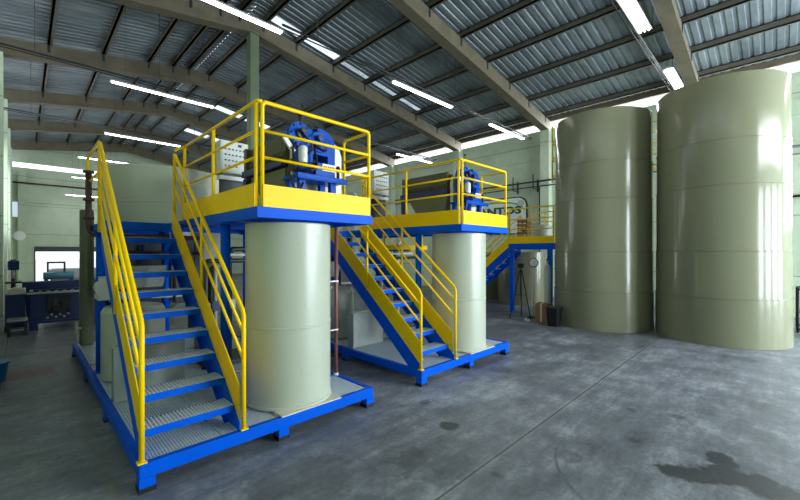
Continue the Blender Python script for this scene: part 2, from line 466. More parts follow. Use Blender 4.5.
# ------------------------------------------------------------------ skid base (unit one; unit two is a copy at +3.04)
DXU = 3.04
SX0, SX1, SY0, SY1, SZ = .595, 2.815, 3.24, 8.33, .21
skid = thing('skid_base', ((SX0+SX1)/2, (SY0+SY1)/2, 0), 'blue steel skid base nearest the camera, carrying the first staircase and tank', 'skid', 'skid bases')
bw = .10
f = MB().box(SX0, SX1, SY0, SY0+.055, .105, SZ).box(SX0, SX1, SY1-.055, SY1, .105, SZ)
f.box(SX0, SX0+.055, SY0+.055, SY1-.055, .105, SZ).box(SX1-.055, SX1, SY0+.055, SY1-.055, .105, SZ)
for yy in (4.9, 6.6): f.box(SX0+.055, SX1-.055, yy-.04, yy+.04, .105, SZ-.035)
f.box(1.66, 1.74, SY0+.055, SY1-.055, .105, SZ-.035)
f.build('frame', 'blue', skid, bevel=.004)
for x, y in ((SX0+.05, SY0+.05), (1.72, SY0+.05), (SX1-.05, SY0+.05), (SX0+.05, 4.9), (SX1-.05, 4.9), (SX0+.05, 6.6), (SX1-.05, 6.6), (SX0+.05, SY1-.05), (SX1-.05, SY1-.05)):
    ft = MB().box(x-.05, x+.05, y-.05, y+.05, .035, .105).build('foot', 'blue', skid)
    MB().box(x-.055, x+.055, y-.055, y+.055, 0, .035).build('rubber_pad', 'black', ft)
def grate(x0, x1, y0, y1, z, pitch=.022, t=.0155, h=.028, cross=.1):
    b = MB(); x = x0
    while x <= x1-t: b.box(x, x+t, y0, y1, z-h, z); x += pitch
    y = y0
    while y <= y1: b.box(x0, x1, y-.004, y+.004, z-h*.6, z-.004); y += cross
    b.box(x0, x1, y0, y0+.008, z-h, z).box(x0, x1, y1-.008, y1, z-h, z)
    return b
for x0, x1, y0, y1 in ((SX0+.06, 1.18, 3.30, 4.86), (1.19, 1.68, 3.30, 4.86), (SX0+.06, 1.70, 4.94, 6.56), (SX0+.06, 1.70, 6.64, 8.27)):
    grate(x0, x1, y0, y1, SZ-.004).build('grating_panel', 'galv', skid)
for x0, x1, y0, y1 in ((1.69, 2.755, 3.30, 4.86), (1.71, 2.755, 4.94, 6.56), (1.71, 2.755, 6.64, 8.27)):
    grate(x0, x1, y0, y1, SZ-.004, .024, .018).build('grating_panel', 'galv', skid)

# ------------------------------------------------------------------ staircase (local: foot centre at origin, climbs +y)
def make_stair(label):
    W = .70; RISE, GO, N = .188, .222, 9
    X0 = .979; Y0, Z0 = 3.27, SZ
    t = thing('staircase', (X0, Y0, Z0), label, 'staircase', 'blue and yellow staircases')
    sl = .832; H = 1.94
    def P(x, y, z): return (X0+x, Y0+y, Z0+z)
    yt = 2.10
    for s in (-1, 1):
        xa, xb = sorted((s*W/2, s*(W/2-.012)))
        def z_b(y): return .057+sl*y               # boundary between blue and yellow plates
        lo = -.25
        poly = [(Y0+.0, Z0+0), (Y0+(-.0-lo-.057)/sl, Z0+0), (Y0+yt, Z0+z_b(yt)+lo), (Y0+yt, Z0+z_b(yt)), (Y0, Z0+z_b(0))]
        b = MB().prism(poly, 'x', X0+xa, X0+xb)
        # lower flange turned inward
        y1 = (-lo-.057)/sl
        xi = sorted((s*W/2, s*(W/2-.05)))
        b.prism([(Y0+y1, Z0), (Y0+y1+.012, Z0), (Y0+yt, Z0+z_b(yt)+lo+.012), (Y0+yt, Z0+z_b(yt)+lo)], 'x', X0+xi[0], X0+xi[1])
        b.build('stringer', 'blue', t)
        xo = sorted((s*(W/2+.002), s*(W/2+.010)))
        poly = [(Y0+.03, Z0+z_b(.03)), (Y0+yt+.02, Z0+z_b(yt+.02)), (Y0+yt+.02, Z0+z_b(yt+.02)+.29), (Y0+.03, Z0+z_b(.03)+.29)]
        MB().prism(poly, 'x', X0+xo[0], X0+xo[1]).build('toe_board', 'yellow', t)
        xr = s*(W/2+.028)+(.014 if s < 0 else 0); hr = MB(); R = .019
        top0, topz = 1.02, lambda y: 1.02+sl*y
        hr.pipe([P(xr, 0, .0), P(xr, 0, .98), P(xr, .03, 1.035), P(xr, yt-.03, topz(yt-.03)), P(xr, yt, topz(yt)-.02), P(xr, yt, z_b(yt)-.05)], R)
        h = hr.build('handrail', 'yellow', t)
        for off in (.83, .60):
            MB().tube(P(xr, 0, off), P(xr, yt, off+sl*yt), .0135, 10).build('rail', 'yellow', h)
        ym = 1.08
        MB().tube(P(xr, ym, z_b(ym)), P(xr, ym, topz(ym)), .017, 10).build('post', 'yellow', h)
        MB().box(X0+xr-.03, X0+xr+.03, Y0-.03, Y0+.03, Z0, Z0+.012).build('base_plate', 'yellow', h)
    for k in range(1, N+1):
        y = .11+GO*(k-1); z = RISE*k
        xa, xb = X0-W/2+.013, X0+W/2-.013
        b = MB().box(xa, xb, Y0+y, Y0+y+.008, Z0+z-.055, Z0+z).box(xa, xb, Y0+y+.232, Y0+y+.24, Z0+z-.055, Z0+z)
        b.box(xa, xa+.006, Y0+y+.008, Y0+y+.232, Z0+z-.055, Z0+z).box(xb-.006, xb, Y0+y+.008, Y0+y+.232, Z0+z-.055, Z0+z)
        tr = b.build('tread', 'blue', t)
        gb = MB(); x = xa+.008; i = 0
        while x < xb-.014:
            gb.box(x, x+.017, Y0+y+.009, Y0+y+.231, Z0+z-.028, Z0+z+.002); x += .027
        for q in (.06, .12, .18): gb.box(xa+.007, xb-.007, Y0+y+q-.004, Y0+y+q+.004, Z0+z-.02, Z0+z-.004)
        gb.build('grating', 'galv', tr)
    return t
stair = make_stair('blue and yellow staircase nearest the camera, on the first skid')

# ------------------------------------------------------------------ work platform
PX0, PX1, PY0, PY1, PZ = 1.463, 2.805, 3.24, 6.6, 2.148
LX0, LY0 = .66, 5.385
plat = thing('work_platform', (2.1, 4.9, SZ), 'raised platform with yellow guardrail above the tank nearest the camera', 'platform', 'raised work platforms')
b = MB().box(PX0, PX1, PY0, PY0+.06, 2.05, PZ).box(PX0, PX0+.06, PY0+.06, PY1, 2.05, PZ).box(PX1-.06, PX1, PY0+.06, PY1, 2.05, PZ)
b.box(PX0+.06, PX1-.06, PY1-.06, PY1, 2.05, PZ).box(LX0, PX0, LY0, LY0+.06, 2.0, PZ-.05).box(LX0, LX0+.06, LY0+.06, PY1, 2.0, PZ-.05).box(LX0+.06, PX0, PY1-.06, PY1, 2.0, PZ-.05)
for yy in (3.9, 4.7, 5.5): b.box(PX0+.06, PX1-.06, yy-.03, yy+.03, 2.06, PZ-.04)
b.build('deck_frame', 'blue', plat, bevel=.004)
b = grate(PX0+.062, PX1-.062, PY0+.062, PY1-.062, PZ, .03, .02, .03)
b.build('deck_grating', 'galv', plat)
grate(LX0+.062, PX0-.002, LY0+.062, PY1-.062, PZ-.05, .03, .02, .03).build('deck_grating', 'galv', plat)
for x, y in ((1.525, 4.14), (2.735, 4.2), (1.525, 6.5), (2.735, 6.5), (.71, 6.12)):
    zt = 2.06 if x > 1 else 2.01
    c = MB().tube((x, y, SZ), (x, y, zt), .049, 16).box(x-.08, x+.08, y-.08, y+.08, SZ, SZ+.015).box(x-.08, x+.08, y-.08, y+.08, zt-.025, zt-.01)
    c.build('support_column', 'blue', plat)
RT, RM, RB = 3.095, 2.835, 2.595
def post(x, y, top=RT, r=.0185, z0=PZ, p=plat): MB().tube((x, y, z0), (x, y, top), r, 10).build('post', 'yellow', p)
# front panel: hoop of top rail and two posts
xa, xb, yf = 1.525, 2.775, 3.275
MB().pipe([(xa, yf, PZ), (xa, yf, RT-.03), (xa+.03, yf, RT), (xb-.03, yf, RT), (xb, yf, RT-.03), (xb, yf, PZ)], .0185).build('guardrail', 'yellow', plat)
for z in (RM, RB): MB().tube((xa, yf, z), (xb, yf, z), .0145, 10).build('rail', 'yellow', plat)
MB().box(PX0+.06, PX1-.03, yf-.026, yf-.020, PZ, 2.35).build('toe_board', 'yellow', plat)
# left side
xs = 1.485
MB().pipe([(xa, yf, RT), (xs+.01, yf+.01, RT), (xs, yf+.03, RT), (xs, 5.42, RT)], .0165).build('rail', 'yellow', plat)
for y in (3.312, 4.38, 5.42): post(xs, y)
for z in (RM, RB): MB().tube((xs, 3.312, z), (xs, 5.42, z), .0135, 10).build('rail', 'yellow', plat)
MB().box(xs-.024, xs-.018, 3.29, 5.46, PZ, 2.36).build('toe_board', 'yellow', plat)
MB().pipe([(xs, 5.42, RT), (1.40, 5.405, RT-.04), (1.365, 5.385, RT-.08)], .0165).build('rail', 'yellow', plat)
# right side short panel
xs2 = 2.79
MB().pipe([(xb, yf, RT), (xs2, yf+.03, RT), (xs2, 3.73, RT), (xs2, 3.76, RT-.03), (xs2, 3.76, PZ)], .0165).build('guardrail', 'yellow', plat)
for z in (RM, RB): MB().tube((xs2, yf, z), (xs2, 3.76, z), .0135, 10).build('rail', 'yellow', plat)
# landing left rail
xl = .625
MB().pipe([(xl, 5.46, 2.06), (xl, 5.46, 2.98), (xl, 5.50, 3.0), (xl, 6.54, 3.0), (xl, 6.57, 2.97), (xl, 6.57, 2.06)], .0165).build('guardrail', 'yellow', plat)
MB().tube((xl, 5.46, 2.66), (xl, 6.57, 2.66), .0135, 10).build('rail', 'yellow', plat)

# ------------------------------------------------------------------ tanks standing on the skid
def ring_prof(r, z0, z1, seams, lip=.006, h=.012):
    p = [(r+.012, z0), (r+.012, z0+.02), (r, z0+.03)]
    for z in seams: p += [(r, z-h), (r+lip, z-h*.6), (r+lip, z+h*.6), (r, z+h)]
    p += [(r, z1-.01), (r-.006, z1)]
    return p
col = thing('round_tank', (2.02, 3.70, SZ), 'pale sage round tank under the platform nearest the camera', 'tank', 'round tanks under the platforms')
MB().lathe(ring_prof(.435, SZ+.012, 2.03, [1.0]), 2.02, 3.70, 96).build('tank_body', 'sage', col)
MB().box(1.70, 2.37, 3.238, 4.05, SZ, SZ+.012).build('base_plate', 'cream', col)
rear = thing('settling_tank', (1.74, 7.43, SZ), 'wide sage tank at the rear of the first skid, behind the staircase top', 'tank', 'wide rear tanks')
MB().lathe(ring_prof(.89, 1.55, 3.05, [2.5]), 1.74, 7.43, 96).build('tank_body', 'sage', rear)
for a in range(4):
    x, y = 1.74+.78*math.cos(PI/4+a*PI/2), 7.43+.78*math.sin(PI/4+a*PI/2)
    MB().tube((x, y, SZ), (x, y, 1.56), .05, 12).build('leg', 'dark', rear)
MB().lathe([(.1, .75), (.86, 1.55), (.2, 1.55)], 1.74, 7.43, 48).build('cone', 'sage_dark', rear)
ves = thing('filter_column', (.76, 8.1, SZ), 'slim olive upright column at the far end of the first skid', 'column')
MB().lathe([(.085, SZ), (.095, SZ+.02), (.095, 1.2), (.10, 1.205), (.10, 1.225), (.095, 1.23), (.095, 2.40), (.09, 2.43)], .76, 8.1, 32).build('column_body', 'sage_dark', ves)
MB().tube((.68, 8.02, .5), (.62, 7.98, .5), .02, 8).tube((.62, 7.98, .3), (.62, 7.98, .62), .022, 8).build('valve', 'grey', ves)
box = thing('junction_cabinet', (.98, 4.82, SZ), 'pale steel cabinet standing behind the first staircase', 'cabinet', 'low steel cabinets on the skids')
MB().box(.655, 1.30, 4.74, 4.88, SZ, .765).build('cabinet_body', 'steel', box, bevel=.006)
MB().box(.665, 1.29, 4.732, 4.74, SZ+.02, .75).build('door', 'steel', box, bevel=.003)
hop = thing('dosing_tank', (.99, 5.68, SZ), 'sage green round vessel under the stair landing of the first skid', 'tank', 'round vessels under the landings')
MB().lathe([(.30, SZ), (.33, SZ+.03), (.33, 1.02), (.30, 1.08), (.06, 1.12)], .99, 5.68, 48).build('vessel_body', 'sage', hop)
MB().tube((.99, 5.68, 1.1), (.99, 5.68, 1.22), .06, 16).build('neck', 'grey', hop)
mo = thing('pump_motor', (.74, 5.55, 1.1), 'grey pump motor beside the blue column under the first landing', 'motor', 'pump motors under the landings')
mo.location = (.70, 6.02, 1.16)
MB().tube((.70, 5.72, 1.30), (.70, 5.96, 1.30), .085, 20).build('motor_body', 'grey', mo)
MB().tube((.70, 5.69, 1.30), (.70, 5.72, 1.30), .095, 20).build('fan_cover', 'grey', mo)
MB().box(.64, .76, 5.72, 6.06, 1.16, 1.22).build('bracket', 'grey', mo)
MB().box(.66, .74, 5.8, 5.9, 1.38, 1.44).build('terminal_box', 'grey', mo)
pan = thing('chute_panel', (1.15, 6.25, 1.3), 'pale sheet metal chute seen between the treads of the first staircase', 'chute', 'sheet metal chutes behind the stairs')
MB().quadbox([(.82, 6.2, 1.25), (1.42, 6.2, 1.25), (1.42, 6.45, 1.25), (.82, 6.45, 1.25), (.78, 6.15, 1.55), (1.46, 6.15, 1.55), (1.46, 6.5, 1.55), (.78, 6.5, 1.55)]).build('chute_body', 'steel', pan)
MB().box(.9, 1.3, 6.28, 6.36, SZ, 1.25).build('leg', 'dark', pan)
sc_ = thing('dark_backing_rack', (1.3, 6.5, SZ), 'pipes on an added dark backing behind the treads of the first staircase', 'rack', 'pipes on added dark backings behind the stairs')
MB().box(.80, 2.0, 6.50, 6.53, .95, 1.92).build('back_plate', 'dark', sc_)  # dark sheet added to deepen the shade seen between the treads
for x in (.84, 1.96): MB().box(x-.03, x+.03, 6.48, 6.54, SZ, 2.04).build('leg', 'dark', sc_)
for i, (z, r_) in enumerate(((1.72, .03), (1.08, .025))): MB().tube((.84, 6.44, z), (1.98, 6.44, z), r_, 10).build('pipe_run', 'grey' if i else 'dark', sc_)
for x in (.98, 1.22, 1.62):
    MB().tube((x, 6.42, .98), (x, 6.42, 1.84), .022, 10).build('pipe_run', 'navy' if x == 1.22 else 'dark', sc_)
    MB().ball((x, 6.42, 1.5), .05, 10).build('valve', 'grey', sc_)
# piping
pv = thing('riser_pipe', (.62, 6.48, 1.98), 'brown riser pipe bending under the first landing behind the left handrail', 'pipe')
pv.location = (.612, 6.34, 1.95)
b = MB().pipe([(.612, 6.34, 2.80), (.612, 6.34, 2.12), (.625, 6.34, 2.03), (.67, 6.34, 1.97), (.76, 6.34, 1.95), (1.95, 6.34, 1.95)], .034, 12)
b.build('pipe_run', 'brown_pipe', pv)
for z in (2.78, 2.42, 2.18): MB().tube((.612, 6.34, z-.015), (.612, 6.34, z+.015), .06, 16).build('flange', 'brown_pipe', pv)
for x in (1.55, ): MB().tube((x-.02, 6.34, 1.95), (x+.02, 6.34, 1.95), .05, 12).build('clamp', 'grey', pv)
rp = thing('drain_pipe', (2.785, 3.89, SZ), 'red brown upright pipe with white clips beside the nearest tank', 'pipe')
MB().tube((2.765, 3.89, SZ), (2.765, 3.89, 2.05), .021, 12).build('pipe_run', 'red_pipe', rp)
MB().tube((2.765, 3.89, SZ), (2.765, 3.89, SZ+.03), .03, 12).build('collar', 'white', rp)
for z in (.78, 1.38):
    MB().box(2.66, 2.785, 3.865, 3.875, z-.007, z+.007).tube((2.765, 3.89, z-.007), (2.765, 3.89, z+.007), .025, 12).build('clip', 'white', rp)
bp = tag(MB().box(2.62, 2.665, 3.90, 3.945, SZ, 2.05).box(2.60, 2.69, 3.88, 3.965, SZ, SZ+.01).build('pipe_stanchion', 'blue', loc=(2.64, 3.92, SZ)), 'thin blue square post behind the right edge of the nearest tank', 'post', 'thin posts behind the round tanks')
# clutter of pipes and valves under the platform
def pipes(ox, label):
    t = thing('pipe_manifold', (ox+2.1, 5.6, SZ), label, 'manifold')
    for i, (x, r, m_) in enumerate(((1.68, .03, 'dark'), (1.86, .022, 'grey'), (2.08, .035, 'dark'), (2.4, .025, 'navy'), (2.6, .03, 'grey'))):
        b = MB().pipe([(ox+x, 5.3+.1*i, SZ), (ox+x, 5.3+.1*i, 1.55+.08*i), (ox+x+.05, 5.3+.1*i, 1.62+.08*i), (ox+2.72, 5.3+.1*i, 1.62+.08*i)], r)
        b.build('pipe_run', m_, t)
        MB().box(ox+x-.06, ox+x+.06, 5.24+.1*i, 5.36+.1*i, .95, 1.07).build('valve', 'navy' if i % 2 else 'grey', t)
    MB().box(ox+1.7, ox+2.7, 5.25, 5.85, SZ, SZ+.06).build('base_plate', 'dark', t)
    return t
pipes(0, 'dark pipes and valves under the platform of the first skid')
pipes(DXU, 'dark pipes and valves under the platform of the second skid')
tr = tag(MB().box(4.45, 5.62, 4.86, 4.92, 1.78, 1.86).box(4.45, 5.62, 4.90, 4.96, 1.78, 1.79).box(4.5, 4.53, 4.9, 4.93, 1.86, 2.06).box(5.5, 5.53, 4.9, 4.93, 1.86, 2.06).build('cable_tray', 'yellow', loc=(5.0, 4.9, 1.8)), 'yellow cable tray hanging under the second platform', 'tray')

# ------------------------------------------------------------------ filter press on the platform
fp = thing('filter_press', (2.4, 4.2, PZ), 'blue headed filter press on the platform nearest the camera', 'press', 'filter presses on the platforms')
def arch(x0, x1, z0, z1, rr, n=10, both=True):
    pts = [(x0, z0), (x1, z0)]
    for i in range(n+1):
        a = i/n*PI/2; pts.append((x1-rr+rr*math.cos(a), z1-rr+rr*math.sin(a)))
    for i in range(n+1):
        a = PI/2+i/n*PI/2; pts.append((x0+rr+rr*math.cos(a), z1-rr+rr*math.sin(a)))
    return pts
for x in (2.13, 2.53):
    for y in (3.64, 3.86): MB().box(x-.035, x+.035, y-.03, y+.03, PZ, 2.535).build('leg', 'blue2', fp)
MB().box(2.05, 2.68, 3.575, 3.90, 2.535, 2.575).box(2.04, 2.69, 3.555, 3.575, 2.52, 2.585).build('table', 'blue2', fp, bevel=.006)
# head casting: inverted U with a rounded top
u = arch(2.20, 2.60, 2.575, 3.14, .17)
MB().prism([(2.20, 2.575), (2.20, 2.97)]+[q for q in arch(2.20, 2.60, 2.575, 3.14, .19)[::-1] if q[1] > 2.94][::1]+[(2.60, 2.575), (2.50, 2.575), (2.50, 2.84), (2.30, 2.84), (2.30, 2.575)], 'y', 3.68, 3.90).build('head', 'blue2', fp, bevel=.006)
MB().prism(arch(2.2, 2.89, 2.34, 3.12, .2), 'y', 3.95, 4.01).build('end_plate', 'cream', fp)
gb = MB().tube((2.10, 3.62, 3.0), (2.10, 3.74, 3.0), .115, 28).build('gearbox', 'blue2', fp)
MB().tube((2.10, 3.60, 3.0), (2.10, 3.62, 3.0), .13, 28).build('flange', 'blue2', gb)
b = MB()
for i in range(8): b.ball((2.10+.11*math.cos(i*PI/4), 3.597, 3.0+.11*math.sin(i*PI/4)), .012, 8)
b.tube((2.10, 3.57, 3.0), (2.10, 3.60, 3.0), .05, 16); b.build('bolt_ring', 'dark', gb)
MB().tube((2.10, 3.52, 3.03), (2.10, 3.60, 3.03), .03, 12).build('shaft', 'dark', gb)
hb = MB().tube((2.39, 3.66, 2.99), (2.39, 3.70, 2.99), .12, 28).build('cover', 'blue2', fp)
b = MB().tube((2.36, 3.60, 3.02), (2.36, 3.66, 3.02), .035, 14).tube((2.30, 3.64, 2.93), (2.45, 3.64, 2.90), .022, 10); b.build('cylinder_port', 'navy', hb)
MB().tube((2.33, 3.65, 3.09), (2.33, 3.65, 3.13), .02, 10).build('knob', 'black', hb)
fl_ = MB().lathe([(.04, 2.70), (.048, 2.71), (.048, 2.86), (.03, 2.88)], 2.13, 3.60, 20).build('oil_filter', 'white', fp)
mt = MB().tube((2.05, 3.66, 2.67), (2.27, 3.66, 2.67), .065, 20).build('motor', 'navy', fp)
MB().tube((2.03, 3.66, 2.67), (2.05, 3.66, 2.67), .07, 20).build('fan_cover', 'dark', mt)
MB().bar((1.92, 3.62, 2.94), (2.03, 3.62, 2.80), .03, .045).build('lever', 'white', fp)
for q in ([(2.0, 3.66, 2.64), (1.97, 3.60, 2.55), (2.0, 3.56, 2.42), (2.06, 3.56, 2.38), (2.12, 3.58, 2.48)], [(2.15, 3.6, 2.70), (2.20, 3.55, 2.62), (2.28, 3.56, 2.66), (2.30, 3.6, 2.78), (2.28, 3.64, 2.92)],
          [(2.1, 3.56, 3.0), (2.18, 3.53, 2.92), (2.22, 3.55, 2.85), (2.16, 3.58, 2.8)], [(2.05, 3.6, 2.9), (2.0, 3.58, 2.82), (2.02, 3.6, 2.72)]):
    MB().pipe(q, .013, 8).build('hose', 'black', fp)
an = MB().tube((2.17, 3.68, 3.1), (2.17, 3.68, 3.34), .006, 6).build('gauge_rod', 'dark', fp)
MB().ball((2.17, 3.68, 3.35), .018, 8).tube((2.17, 3.68, 3.10), (2.17, 3.68, 3.15), .022, 8).build('knob', 'black', an)
MB().box(2.30, 2.56, 3.62, 3.74, 2.575, 2.74).build('valve_block', 'blue2', fp, bevel=.005)
nm = MB().box(2.385, 2.555, 3.614, 3.62, 2.655, 2.735).build('name_plate', 'white', fp)
b = MB()
for i, x in enumerate((2.40, 2.425, 2.455, 2.48, 2.505, 2.53)): b.box(x, x+.017, 3.611, 3.614, 2.685, 2.712)
b.build('print', 'red', nm, label='red lettering, too blurred to read')
MB().tube((2.60, 3.62, 2.585), (2.60, 3.62, 2.70), .018, 8).ball((2.60, 3.62, 2.71), .028, 8).build('knob', 'black', fp)
# plate pack, rails, hopper, tail stand
n = 20
for i in range(n):
    y = 4.06+i*.0475
    b = MB().box(2.17, 2.70, y, y+.040, 2.82, 3.10).box(2.20, 2.26, y+.005, y+.035, 3.10, 3.135).box(2.14, 2.17, y+.01, y+.03, 2.86, 2.92).box(2.60, 2.66, y+.005, y+.035, 3.10, 3.135)
    b.build('filter_plate', 'olive', fp)
for x in (2.13, 2.72): MB().box(x-.025, x+.025, 4.03, 5.14, 2.74, 2.82).build('side_rail', 'navy', fp)
MB().box(2.12, 2.74, 5.03, 5.10, 2.70, 3.12).build('tail_plate', 'olive', fp)
for x in (2.16, 2.68): MB().box(x-.04, x+.04, 5.05, 5.13, PZ, 2.72).build('leg', 'navy', fp)
MB().quadbox([(2.28, 4.25, 2.28), (2.60, 4.25, 2.28), (2.60, 4.75, 2.28), (2.28, 4.75, 2.28), (2.16, 4.04, 2.72), (2.70, 4.04, 2.72), (2.70, 4.98, 2.72), (2.16, 4.98, 2.72)]).build('hopper', 'sage_dark', fp)
MB().box(2.28, 2.60, 4.25, 4.75, PZ-.05, 2.28).build('hopper_neck', 'sage_dark', fp)

# control panel
cp = thing('control_panel', (2.31, 5.98, PZ), 'pale grey button panel on the platform nearest the camera', 'control panel', 'control panels on the platforms')
MB().box(2.10, 2.52, 5.90, 6.10, 2.94, 3.43).build('panel_box', 'grey', cp, bevel=.008)
MB().box(2.12, 2.50, 5.893, 5.90, 2.96, 3.41).build('door', 'grey', cp, bevel=.003)
for r_ in range(4):
    for c_ in range(6):
        if r_ == 3 and c_ > 3: continue
        x, z = 2.17+c_*.055, 3.30-r_*.085
        MB().tube((x, 5.880, z), (x, 5.893, z), .012, 10).build('button', 'dark' if (r_+c_) % 3 else 'navy', cp)
MB().box(2.36, 2.41, 5.883, 5.893, 3.355, 3.39).build('display', 'black', cp)
for x in (2.14, 2.48): MB().box(x-.02, x+.02, 5.98, 6.02, PZ, 2.94).build('leg', 'dark', cp)
MB().box(2.10, 2.52, 5.92, 6.06, 2.84, 2.90).build('cable_channel', 'white', cp)
MB().box(2.16, 2.46, 5.99, 6.01, 2.3, 2.84).build('back_plate', 'dark', cp)

# ------------------------------------------------------------------ second unit: copies
GP = Vector((DXU, 0, 0))
dup(skid, GP, 'blue steel skid base of the second unit, farther from the camera')
dup(stair, GP, 'blue and yellow staircase in the middle, on the second skid')
dup(plat, GP, 'raised platform with yellow guardrail in front of the wall sign, second unit')
dup(col, GP, 'pale sage round tank under the platform of the second unit')
dup(rear, GP, 'wide sage tank at the rear of the second skid, behind the nearest press')
dup(box, GP, 'pale steel cabinet standing beside the staircase of the second skid')
dup(hop, GP, 'sage green round vessel under the stair landing of the second skid')
dup(pan, GP, 'pale sheet metal chute behind the staircase of the second skid')
dup(fp, GP, 'blue headed filter press on the second platform, in front of the wall sign')
dup(cp, GP, 'pale grey button panel on the second platform, half hidden behind the guardrail')
dup(sc_, GP, 'pipes on an added dark backing behind the treads of the second staircase')
dup(mo, GP, 'grey pump motor under the landing of the second skid')

# ------------------------------------------------------------------ third platform with its staircase, by the big tanks
fz = 1.97
dup(stair, GP, 'small far staircase leading up to the third platform beside the big tank', rotz=PI, loc=(10.44, 5.56+2.11, fz-1.89))
tp = thing('work_platform', (10.75, 4.95, 0), 'small far raised platform with yellow rails left of the big tanks', 'platform')
tx0, tx1, ty0, ty1 = 10.05, 11.5, 4.22, 5.56
b = MB().box(tx0, tx0+.08, ty0, ty1, fz-.17, fz).box(tx1-.08, tx1, ty0, ty1, fz-.17, fz).box(tx0+.08, tx1-.08, ty0, ty0+.08, fz-.17, fz).box(tx0+.08, tx1-.08, ty1-.08, ty1, fz-.17, fz)
b.build('deck_frame', 'blue', tp)
grate(tx0+.08, tx1-.08, ty0+.08, ty1-.08, fz, .04, .025, .03, .3).build('deck_grating', 'galv', tp)
for x, y in ((10.10, 4.36), (10.10, 5.48), (11.4, 4.36)):
    MB().box(x-.055, x+.055, y-.055, y+.055, 0, fz-.16).box(x-.09, x+.09, y-.09, y+.09, 0, .015).build('support_column', 'blue', tp)
MB().box(tx0-.006, tx0, ty0, ty1, fz, fz+.2).build('toe_board', 'yellow', tp)
MB().pipe([(tx0+.02, ty0+.03, fz), (tx0+.02, ty0+.03, fz+.98), (tx0+.02, ty0+.06, fz+1.0), (tx0+.02, ty1-.04, fz+1.0), (tx0+.02, ty1-.02, fz+.98), (tx0+.02, ty1-.02, fz)], .02).build('guardrail', 'yellow', tp)
for z in (.4, .7): MB().tube((tx0+.02, ty0+.03, fz+z), (tx0+.02, ty1-.02, fz+z), .015, 8).build('rail', 'yellow', tp)
MB().pipe([(tx1-.02, ty0+.03, fz), (tx1-.02, ty0+.03, fz+1.0), (tx1-.02, ty1+.0, fz+1.0), (tx1-.02, ty1, fz)], .02).build('guardrail', 'yellow', tp)
for z in (.4, .7): MB().tube((tx1-.02, ty0+.03, fz+z), (tx1-.02, ty1, fz+z), .015, 8).build('rail', 'yellow', tp)
for y in (4.7, 5.1): MB().tube((tx1-.02, y, fz), (tx1-.02, y, fz+1.0), .018, 8).build('post', 'yellow', tp)
# goods seen on it and beyond it
t = tag(MB().lathe([(.24, fz), (.25, fz+.03), (.25, fz+.48), (.22, fz+.54), (.08, fz+.58)], 11.1, 5.0, 32).build('plastic_drum', 'grey', loc=(11.1, 5.0, fz)), 'pale grey drum standing on the far third platform', 'drum')
cr = thing('wooden_crate', (10.5, 5.3, fz), 'brown slatted crate on the far third platform', 'crate')
b = MB()
for k in range(6):
    za, zb = fz+.05+k*.115, fz+.12+k*.115
    b.box(10.35, 10.66, 5.14, 5.16, za, zb).box(10.35, 10.37, 5.16, 5.44, za, zb).box(10.35, 10.66, 5.44, 5.46, za, zb).box(10.64, 10.66, 5.16, 5.44, za, zb)
b.build('slats', 'wood', cr)
b = MB()
for x in (10.37, 10.61):
    for y in (5.16, 5.42): b.box(x, x+.03, y, y+.02, fz, fz+.74)
b.box(10.37, 10.64, 5.16, 5.44, fz+.02, fz+.05); b.build('corner_frame', 'wood', cr)
wl = thing('work_light', (10.12, 5.2, fz+1.0), 'small black and white work light on the rail of the far platform', 'lamp')
MB().tube((10.07, 5.2, fz+1.02), (10.07, 5.2, fz+1.10), .012, 8).build('stem', 'black', wl)
MB().tube((10.10, 5.2, fz+1.16), (10.02, 5.17, fz+1.14), .05, 16, r1=.085).build('lamp_head', 'black', wl)
MB().tube((10.02, 5.17, fz+1.14), (10.012, 5.167, fz+1.138), .08, 16).build('lens', 'white', wl)
for x, y, r_, lb in ((12.15, 6.15, .86, 'dim olive round tank under the far third platform'), (12.3, 8.1, .9, 'dim olive round tank behind the far staircase')):
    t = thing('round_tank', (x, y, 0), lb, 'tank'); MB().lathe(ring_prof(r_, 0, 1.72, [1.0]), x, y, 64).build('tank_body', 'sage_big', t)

# ------------------------------------------------------------------ big storage tanks
def big(x, y, zs, k, label):
    t = thing('storage_tank', (x, y, 0), label, 'tank', 'big storage tanks')
    rs = [k*q for q in (1.058, 1.048, 1.040, 1.034, 1.028)]; zt = zs[-1]
    for i in range(5):
        r_ = rs[i]; z0, z1 = zs[i], zs[i+1]
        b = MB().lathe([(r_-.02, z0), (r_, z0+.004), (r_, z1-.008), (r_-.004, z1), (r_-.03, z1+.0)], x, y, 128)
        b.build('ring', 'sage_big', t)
        if i: MB().lathe([(r_+.002, z0-.008), (rs[i-1]+.010, z0-.005), (rs[i-1]+.010, z0+.005), (r_+.001, z0+.010)], x, y, 128).build('weld_seam', 'sage_big', t)
    MB().lathe([(.9, zt+.002), (.98, zt+.002), (.98, zt+.02), (.1, zt+.07)], x, y, 64).build('lid', 'sage_big', t)
    return t
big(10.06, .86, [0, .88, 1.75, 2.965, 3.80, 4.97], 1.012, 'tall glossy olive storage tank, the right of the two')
big(9.89, 3.01, [0, .85, 1.74, 2.91, 3.73, 4.86], 1.0, 'tall glossy olive storage tank, the left one beside the far platform')
